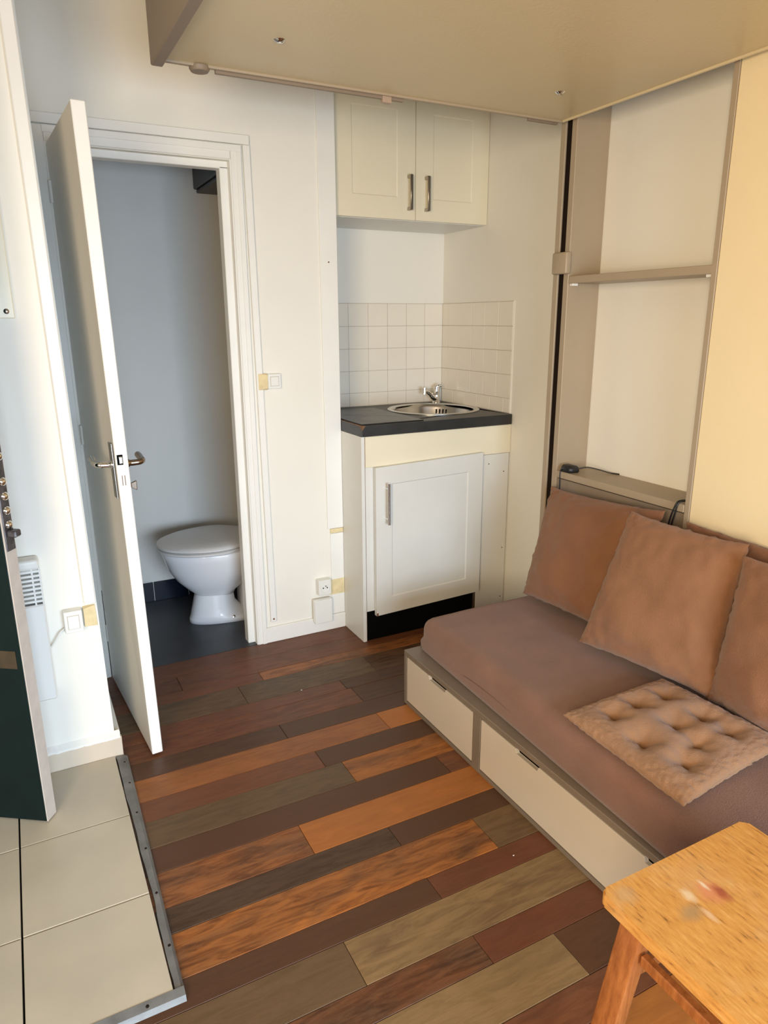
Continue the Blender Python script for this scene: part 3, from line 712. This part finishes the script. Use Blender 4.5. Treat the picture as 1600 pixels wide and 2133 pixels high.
# black power adapter and cables on ledge
ad = thing('power_adapter', 'small black power adapter lying on the ledge left of the niche', 'adapter', (.61, -.70, .762))
bm = bmesh.new(); add_hex(bm, [(.592, -.728, .7623), (.596, -.724, .786), (.588, -.675, .7623), (.594, -.678, .788), (.640, -.735, .7623), (.634, -.731, .787), (.630, -.678, .7623), (.627, -.680, .789)], .006)
obj('body', bm, 'black', ad, smooth=True)
tube('cord', spline([(.592, -.688, .769), (.583, -.690, .768), (.580, -.691, .75), (.581, -.692, .70), (.579, -.69, .64)], 6), .0022, 'black', ad)
tube('cord', spline([(.636, -.728, .776), (.66, -.745, .782), (.69, -.775, .775), (.715, -.80, .766), (.7310, -.83, .765)], 6), .0022, 'black', ad)
cc = thing('black_cable', 'loop of black cable hanging over the right end of the ledge', 'cable', (.585, -1.2, .7))
tube('cord', spline([(.66, -1.215, .766), (.61, -1.216, .770), (.583, -1.212, .765), (.578, -1.206, .73), (.580, -1.196, .69), (.582, -1.188, .64)], 6), .0026, 'black', cc)
tube('cord', spline([(.64, -1.205, .766), (.59, -1.206, .769), (.579, -1.200, .745), (.579, -1.188, .70), (.582, -1.180, .64)], 6), .0024, 'black', cc)

# ------------------------------------------------------------------ loft bed overhead
lb = thing('loft_bed', 'beige underside of the raised loft bed with taupe end board, overhead', 'loft bed', (0, -1.5, 1.92))
ZB = 1.926
bm = bmesh.new(); add_box(bm, -.708, .570, -2.52, -.606, ZB, ZB+.02)
obj('underside_panel', bm, 'bedunder', lb)
bm = bmesh.new(); add_box(bm, -.708, .5735, -.612, -.602, ZB-.006, ZB+.02, .003, 2); obj('edge_lip', bm, 'taupe', lb)
bm = bmesh.new(); add_box(bm, .565, .5745, -2.52, -.6125, ZB-.006, ZB+.02, .003, 2); obj('edge_lip', bm, 'bedunder', lb)
hexo('end_board', [(-.738, -2.54, 1.908), (-.738, -2.54, 2.25), (-.738, -.602, 1.908), (-.738, -.602, 2.25), (-.708, -2.54, 1.908), (-.708, -2.54, 2.25), (-.708, -.602, 1.908), (-.708, -.602, 2.25)], 'taupe2', lb, bev=.003)
box('frame_board', -.708, .573, -.6015, -.585, ZB-.002, 2.2, 'taupe', lb, bev=.002)
bm = bmesh.new(); add_box(bm, -.575, -.02, -.5995, -.588, ZB-.012, ZB-.002, .001); obj('metal_profile', bm, 'taupe2', lb)
bm = bmesh.new(); add_box(bm, .44, .56, -.5995, -.588, ZB-.010, ZB-.002, .001); obj('metal_profile', bm, 'taupe2', lb)
lathe('round_foot', [(.0005, 0), (.022, 0), (.026, .006), (.026, .012)], (-.615, -.594, ZB-.013), 'taupe2', lb, seg=24)
bm = bmesh.new(); add_box(bm, -.092, -.062, -.604, -.586, ZB-.022, ZB-.002, .003, 2); obj('catch', bm, 'catch', lb, label='small pale plastic catch')
for x, y_ in ((-.489, -.85), (.359, -.839)):
    lathe('bolt_cap', [(.0005, -.006), (.006, -.006), (.009, -.004), (.0135, -.001), (.0145, 0)], (x, y_, ZB), 'chrome', lb, seg=20)

# ------------------------------------------------------------------ daybed base
db = thing('daybed_base', 'taupe daybed base with pale drawer fronts along the right wall', 'daybed', (.26, -1.5, 0))
XS = -.062; Y0, Y1 = -.683, -2.60
box('top_board', XS, .588, Y1, Y0, .185, .203, 'sofaframe', db, bev=.0015)
box('end_panel', XS, .588, Y0-.016, Y0, .001, .1845, 'sofaframe', db, bev=.001)
box('end_panel', XS, .588, Y1, Y1+.016, .001, .1845, 'sofaframe', db, bev=.001)
box('bottom_rail', XS+.0005, XS+.02, Y1+.017, Y0-.017, .001, .014, 'sofaframe', db)
for y_ in (-1.119, -2.06): box('post', XS, XS+.10, y_-.019, y_+.019, .001, .1845, 'sofaframe', db, bev=.001)
box('inner_shade_box', XS+.0125, .585, Y1+.017, Y0-.017, .0145, .184, 'void', db)  # solid near-black block paints the shade behind the drawer notches
def drawer(ya, yb, notches):
    pts = [(ya, .017), (ya, .181)]
    for (a, b) in notches: pts += [(a, .181), (a-.004, .168), (b+.004, .168), (b, .181)]
    pts += [(yb, .181), (yb, .017)]
    return prism('drawer_front', pts, 0, XS+.001, XS+.012, 'drawer', db, bev=.0008)
drawer(-.703, -1.097, [(-.846, -.948)])
drawer(-1.141, -2.038, [(-1.30, -1.395), (-1.745, -1.85)])
drawer(-2.082, -2.58, [(-2.25, -2.35)])

# mattress with rounded, slightly rumpled cover
def rounded_slab(name, x0, x1, y0, y1, z0, z1, r_in, nx, ny, mt, amp, par=None, label=None):
    bm = bmesh.new()
    cx, cy, cz = (x0+x1)/2, (y0+y1)/2, (z0+z1)/2; hx, hy, hz = (x1-x0)/2, (y1-y0)/2, (z1-z0)/2
    bmesh.ops.create_cube(bm, size=2)
    for v in bm.verts: v.co = V((v.co.x*hx, v.co.y*hy, v.co.z*hz))
    for ax, n_ in ((0, nx), (1, ny), (2, 6)):
        es = [e for e in bm.edges if abs((e.verts[0].co-e.verts[1].co).normalized()[ax]) > .99]
        bmesh.ops.subdivide_edges(bm, edges=es, cuts=n_, use_grid_fill=True)
    for v in bm.verts:
        p = v.co.copy(); r = r_in if p.z > -hz*.2 else .012; q = V((max(-hx+r, min(hx-r, p.x)), max(-hy+r, min(hy-r, p.y)), max(-hz+r, min(hz-r, p.z))))
        dd_ = p-q
        if dd_.length > 1e-6:
            if dd_.length > r: dd_ = dd_.normalized()*r
            p2 = q+dd_
        else: p2 = p
        if p.z < 0: p2.x += 0; p2.z = max(p2.z, -hz+.0)
        w_ = V((p2.x+cx, p2.y+cy, p2.z+cz))
        nz = noise.noise(w_*5)*amp + noise.noise(w_*14)*amp*.35
        nrm = dd_.normalized() if dd_.length > 1e-6 else V((0, 0, 1 if p.z > 0 else -1))
        if p.z > -hz+.01: w_ += nrm*nz
        w_.x += (.016 - .040*max(0, min(1, (-.70-w_.y)/1.1)))*(x1-w_.x)/(x1-x0)
        v.co = w_
    return obj(name, bm, mt, par, smooth=True, label=label, org=(cx, cy, z0) if par is None else None)
mt_ = rounded_slab('mattress', -.030, .584, -2.56, -.702, .2035, .326, .042, 30, 90, 'mattress', .0035)
tag(mt_, 'thin mattress in a mauve-brown fabric cover on the daybed base', 'mattress')
ORG[mt_.name] = V(mt_.location)
tube('seam', [(-.0325+.001*math.sin(i*1.3), -1.0-.1*i*.7, .247+.004*math.sin(i*.9)) for i in range(14)], .0011, 'mattress', mt_, seg=6)

# ------------------------------------------------------------------ cushions
def pillow(name, label, P, T, mt, seed=0, n=44, pinch=.035, ear=.015, amp=.006, group=None, cat='cushion', tufts=None, flat=0., rim=.004, wob=.007):
    """P = 4 corners (TL, TR, BR, BL) of the mid surface, T thickness"""
    P = [V(p) for p in P]; c0 = sum(P, V())/4
    nrm = ((P[1]-P[3]).cross(P[2]-P[0])).normalized()
    if tufts and nrm.z < 0: nrm = -nrm
    bm = bmesh.new()
    U = [-(math.cos(math.pi*i/n)) for i in range(n+1)]
    def surf(s):
        g = []
        for i, u in enumerate(U):
            row = []
            for j, v in enumerate(U):
                border = i in (0, n) or j in (0, n)
                # pull sides inwards between the corners, push the corners out
                uu = u*(1 - pinch*(1-v*v)*abs(u)**2) ; vv = v*(1 - pinch*(1-u*u)*abs(v)**2)
                e_ = (abs(u)*abs(v))**8*ear
                uu *= 1+e_; vv *= 1+e_
                a, b = (uu+1)/2, (1-vv)/2
                p = P[0]*(1-a)*(1-b) + P[1]*a*(1-b) + P[2]*a*b + P[3]*(1-a)*b
                h = ((1-abs(u)**2.6)*(1-abs(v)**2.6))
                h = max(h, 0)**(.5 if not flat else flat)
                q = V((u*2.1+seed*3.7, v*2.1, seed*1.3))
                f = 1 + .22*noise.noise(q) 
                # wrinkles near the border
                bd = max(abs(u), abs(v))
                wr = amp*noise.noise(V((u*7+seed, v*7, seed+s)))*(.35+bd*.65) + amp*(.4*bd + 1.1*max(0, bd-.72)/.28)*noise.noise(V((u*17+seed, v*17, s*3)))
                z = s*(T/2)*h*f + (wr*s if not border else 0)
                if tufts and s > 0:
                    for (tu, tv) in tufts:
                        dd_ = math.hypot(u-tu, v-tv)
                        z -= .75*(T/2)*math.exp(-(dd_/.045)**2) + .75*(T/2)*math.exp(-(dd_/.19)**2)
                        ang = math.atan2(v-tv, u-tu)
                        z += .0024*math.cos(ang*4+tu*9)*math.exp(-((dd_-.16)/.11)**2)
                    z = max(z, -.2*T)
                if border:
                    z += rim*noise.noise(V((u*5, v*5, seed)))
                    t_ = noise.noise(V((u*9+seed*5, v*9, .5)))*wob
                    p = p + (p-c0).normalized()*t_
                row.append(p + nrm*z)
            g.append(row)
        return g
    top, bot = surf(1), surf(-1)
    vt = [[bm.verts.new(p) for p in r] for r in top]
    vb = [[(vt[i][j] if (i in (0, n) or j in (0, n)) else bm.verts.new(bot[i][j])) for j in range(n+1)] for i in range(n+1)]
    for i in range(n):
        for j in range(n):
            bm.faces.new((vt[i][j], vt[i+1][j], vt[i+1][j+1], vt[i][j+1]))
            q = (vb[i][j], vb[i][j+1], vb[i+1][j+1], vb[i+1][j])
            if len(set(q)) >= 3:
                try: bm.faces.new(q)
                except ValueError: pass
    o = obj(name, bm, mt, None, smooth=True, org=tuple(c0))
    return tag(o, label, cat, group)
GR = 'brown cushions leaning on the wall frame'
pillow('cushion', 'brown square cushion at the far end of the daybed, in front of the ledge', [(.540, -.700, .712), (.545, -1.195, .740), (.425, -1.205, .345), (.400, -.742, .345)], .13, 'cushion', 1, group=GR)
pillow('cushion', 'large warm brown cushion in the middle, overlapping the far one', [(.425, -1.178, .752), (.490, -1.515, .735), (.375, -1.560, .340), (.295, -1.145, .350)], .14, 'cushion2', 2, group=GR)
pillow('cushion', 'brown cushion cut off by the right edge, right of the large middle one', [(.435, -1.545, .722), (.455, -1.960, .735), (.335, -1.960, .335), (.370, -1.545, .338)], .13, 'cushion', 3, group=GR)
pillow('cushion', 'mostly hidden brown cushion behind the middle and right ones', [(.562, -1.27, .722), (.562, -1.82, .722), (.520, -1.80, .345), (.518, -1.27, .345)], .07, 'cushion', 4, group=GR)
random.seed(11)
tf_ = [(a+random.uniform(-.07, .07), b+random.uniform(-.07, .07)) for a, b in ((-.52, .55), (0, .58), (.5, .52), (-.55, .02), (-.02, .05), (.5, 0), (-.5, -.5), (.02, -.52), (.52, -.5))]
pad = pillow('seat_pad', 'tan tufted seat pad lying flat on the mattress', [(.325, -1.430, .352), (.340, -1.775, .352), (-.045, -1.812, .350), (-.030, -1.437, .350)], .062, 'seatpad', 6, n=130, pinch=.03, ear=.0, amp=.0022, cat='seat pad', tufts=tf_, flat=.38, wob=.011)
pad2 = pad

# ------------------------------------------------------------------ small wooden table, lower right
tbz = .430
wtb = thing('side_table', 'small worn orange-varnished wooden side table with splayed legs, lower right', 'table', (-.25, -1.96, 0))
def round_rect(x0, x1, y0, y1, r, n=6):
    out = []
    for cx, cy, a0 in ((x1-r, y1-r, 0), (x0+r, y1-r, 90), (x0+r, y0+r, 180), (x1-r, y0+r, 270)):
        for k in range(n+1):
            a = math.radians(a0+90*k/n); out.append((cx+r*math.cos(a), cy+r*math.sin(a)))
    return out
bm = bmesh.new(); add_prism(bm, round_rect(-.416, -.072, -2.40, -1.955, .011), 2, tbz-.024, tbz)
es_ = [e for e in bm.edges if abs(e.verts[0].co.z-e.verts[1].co.z) < 1e-6]
bmesh.ops.bevel(bm, geom=es_, offset=.003, segments=2, affect='EDGES')
top = obj('tabletop', bm, 'stooltop', wtb)
for o_ in [top]: smooth_angle(o_, 45)
def leg(p0, p1, wx, wy, name='leg', mtt='stoolleg', tp_=1.0):
    bm = bmesh.new(); p0, p1 = V(p0), V(p1)
    pts = []
    for sx in (-1, 1):
        for sy in (-1, 1):
            for p, f in ((p1, 1.0), (p0, tp_)):
                pts.append((p.x+sx*wx/2*f, p.y+sy*wy/2*f, p.z))
    add_hex(bm, pts, .003, 2)
    return smooth_angle(obj(name, bm, mtt, wtb), 45)
for (xt_, yt_, xb_, yb_) in ((-.372, -2.000, -.432, -1.975), (-.116, -2.000, -.082, -1.975), (-.372, -2.355, -.432, -2.38), (-.116, -2.355, -.082, -2.38)):
    leg((xt_, yt_, tbz-.0245), (xb_, yb_, .001), .030, .042)
def bar(p0, p1, a, b, name='rail'):
    p0, p1 = V(p0), V(p1); dvec = (p1-p0).normalized(); s_ = dvec.cross(V((0, 0, 1))).normalized(); u_ = s_.cross(dvec)
    bm = bmesh.new(); add_hex(bm, [tuple(p + s_*i*a/2 + u_*j*b/2) for p in (p0, p1) for i in (-1, 1) for j in (-1, 1)], .002)
    return obj(name, bm, 'stoolleg', wtb)
bar((-.382, -2.021, .340), (-.382, -2.334, .340), .014, .020)
bar((-.108, -2.021, .340), (-.108, -2.334, .340), .014, .020)
bar((-.382, -1.990, .275), (-.106, -1.990, .275), .012, .018, 'stretcher')
bar((-.382, -2.365, .275), (-.106, -2.365, .275), .012, .018, 'stretcher')
bar((-.375, -2.03, .388), (-.375, -2.33, .388), .012, .03, 'apron')

# crumbs on the floor
for (x, y_, s_) in ((-.175, -1.452, .0022), (-.352, -.437, .0028)):
    bm = bmesh.new(); bmesh.ops.create_icosphere(bm, subdivisions=1, radius=s_)
    for v in bm.verts: v.co = V((v.co.x*1.3+x, v.co.y*.8+y_, v.co.z*.4+.0015))
    tag(obj('paint_chip', bm, 'gloss', org=(x, y_, .0005)), 'tiny white paint chip on the planks ' + ('near the long drawer' if y_ < -1 else 'in front of the kitchen unit'), 'chip')
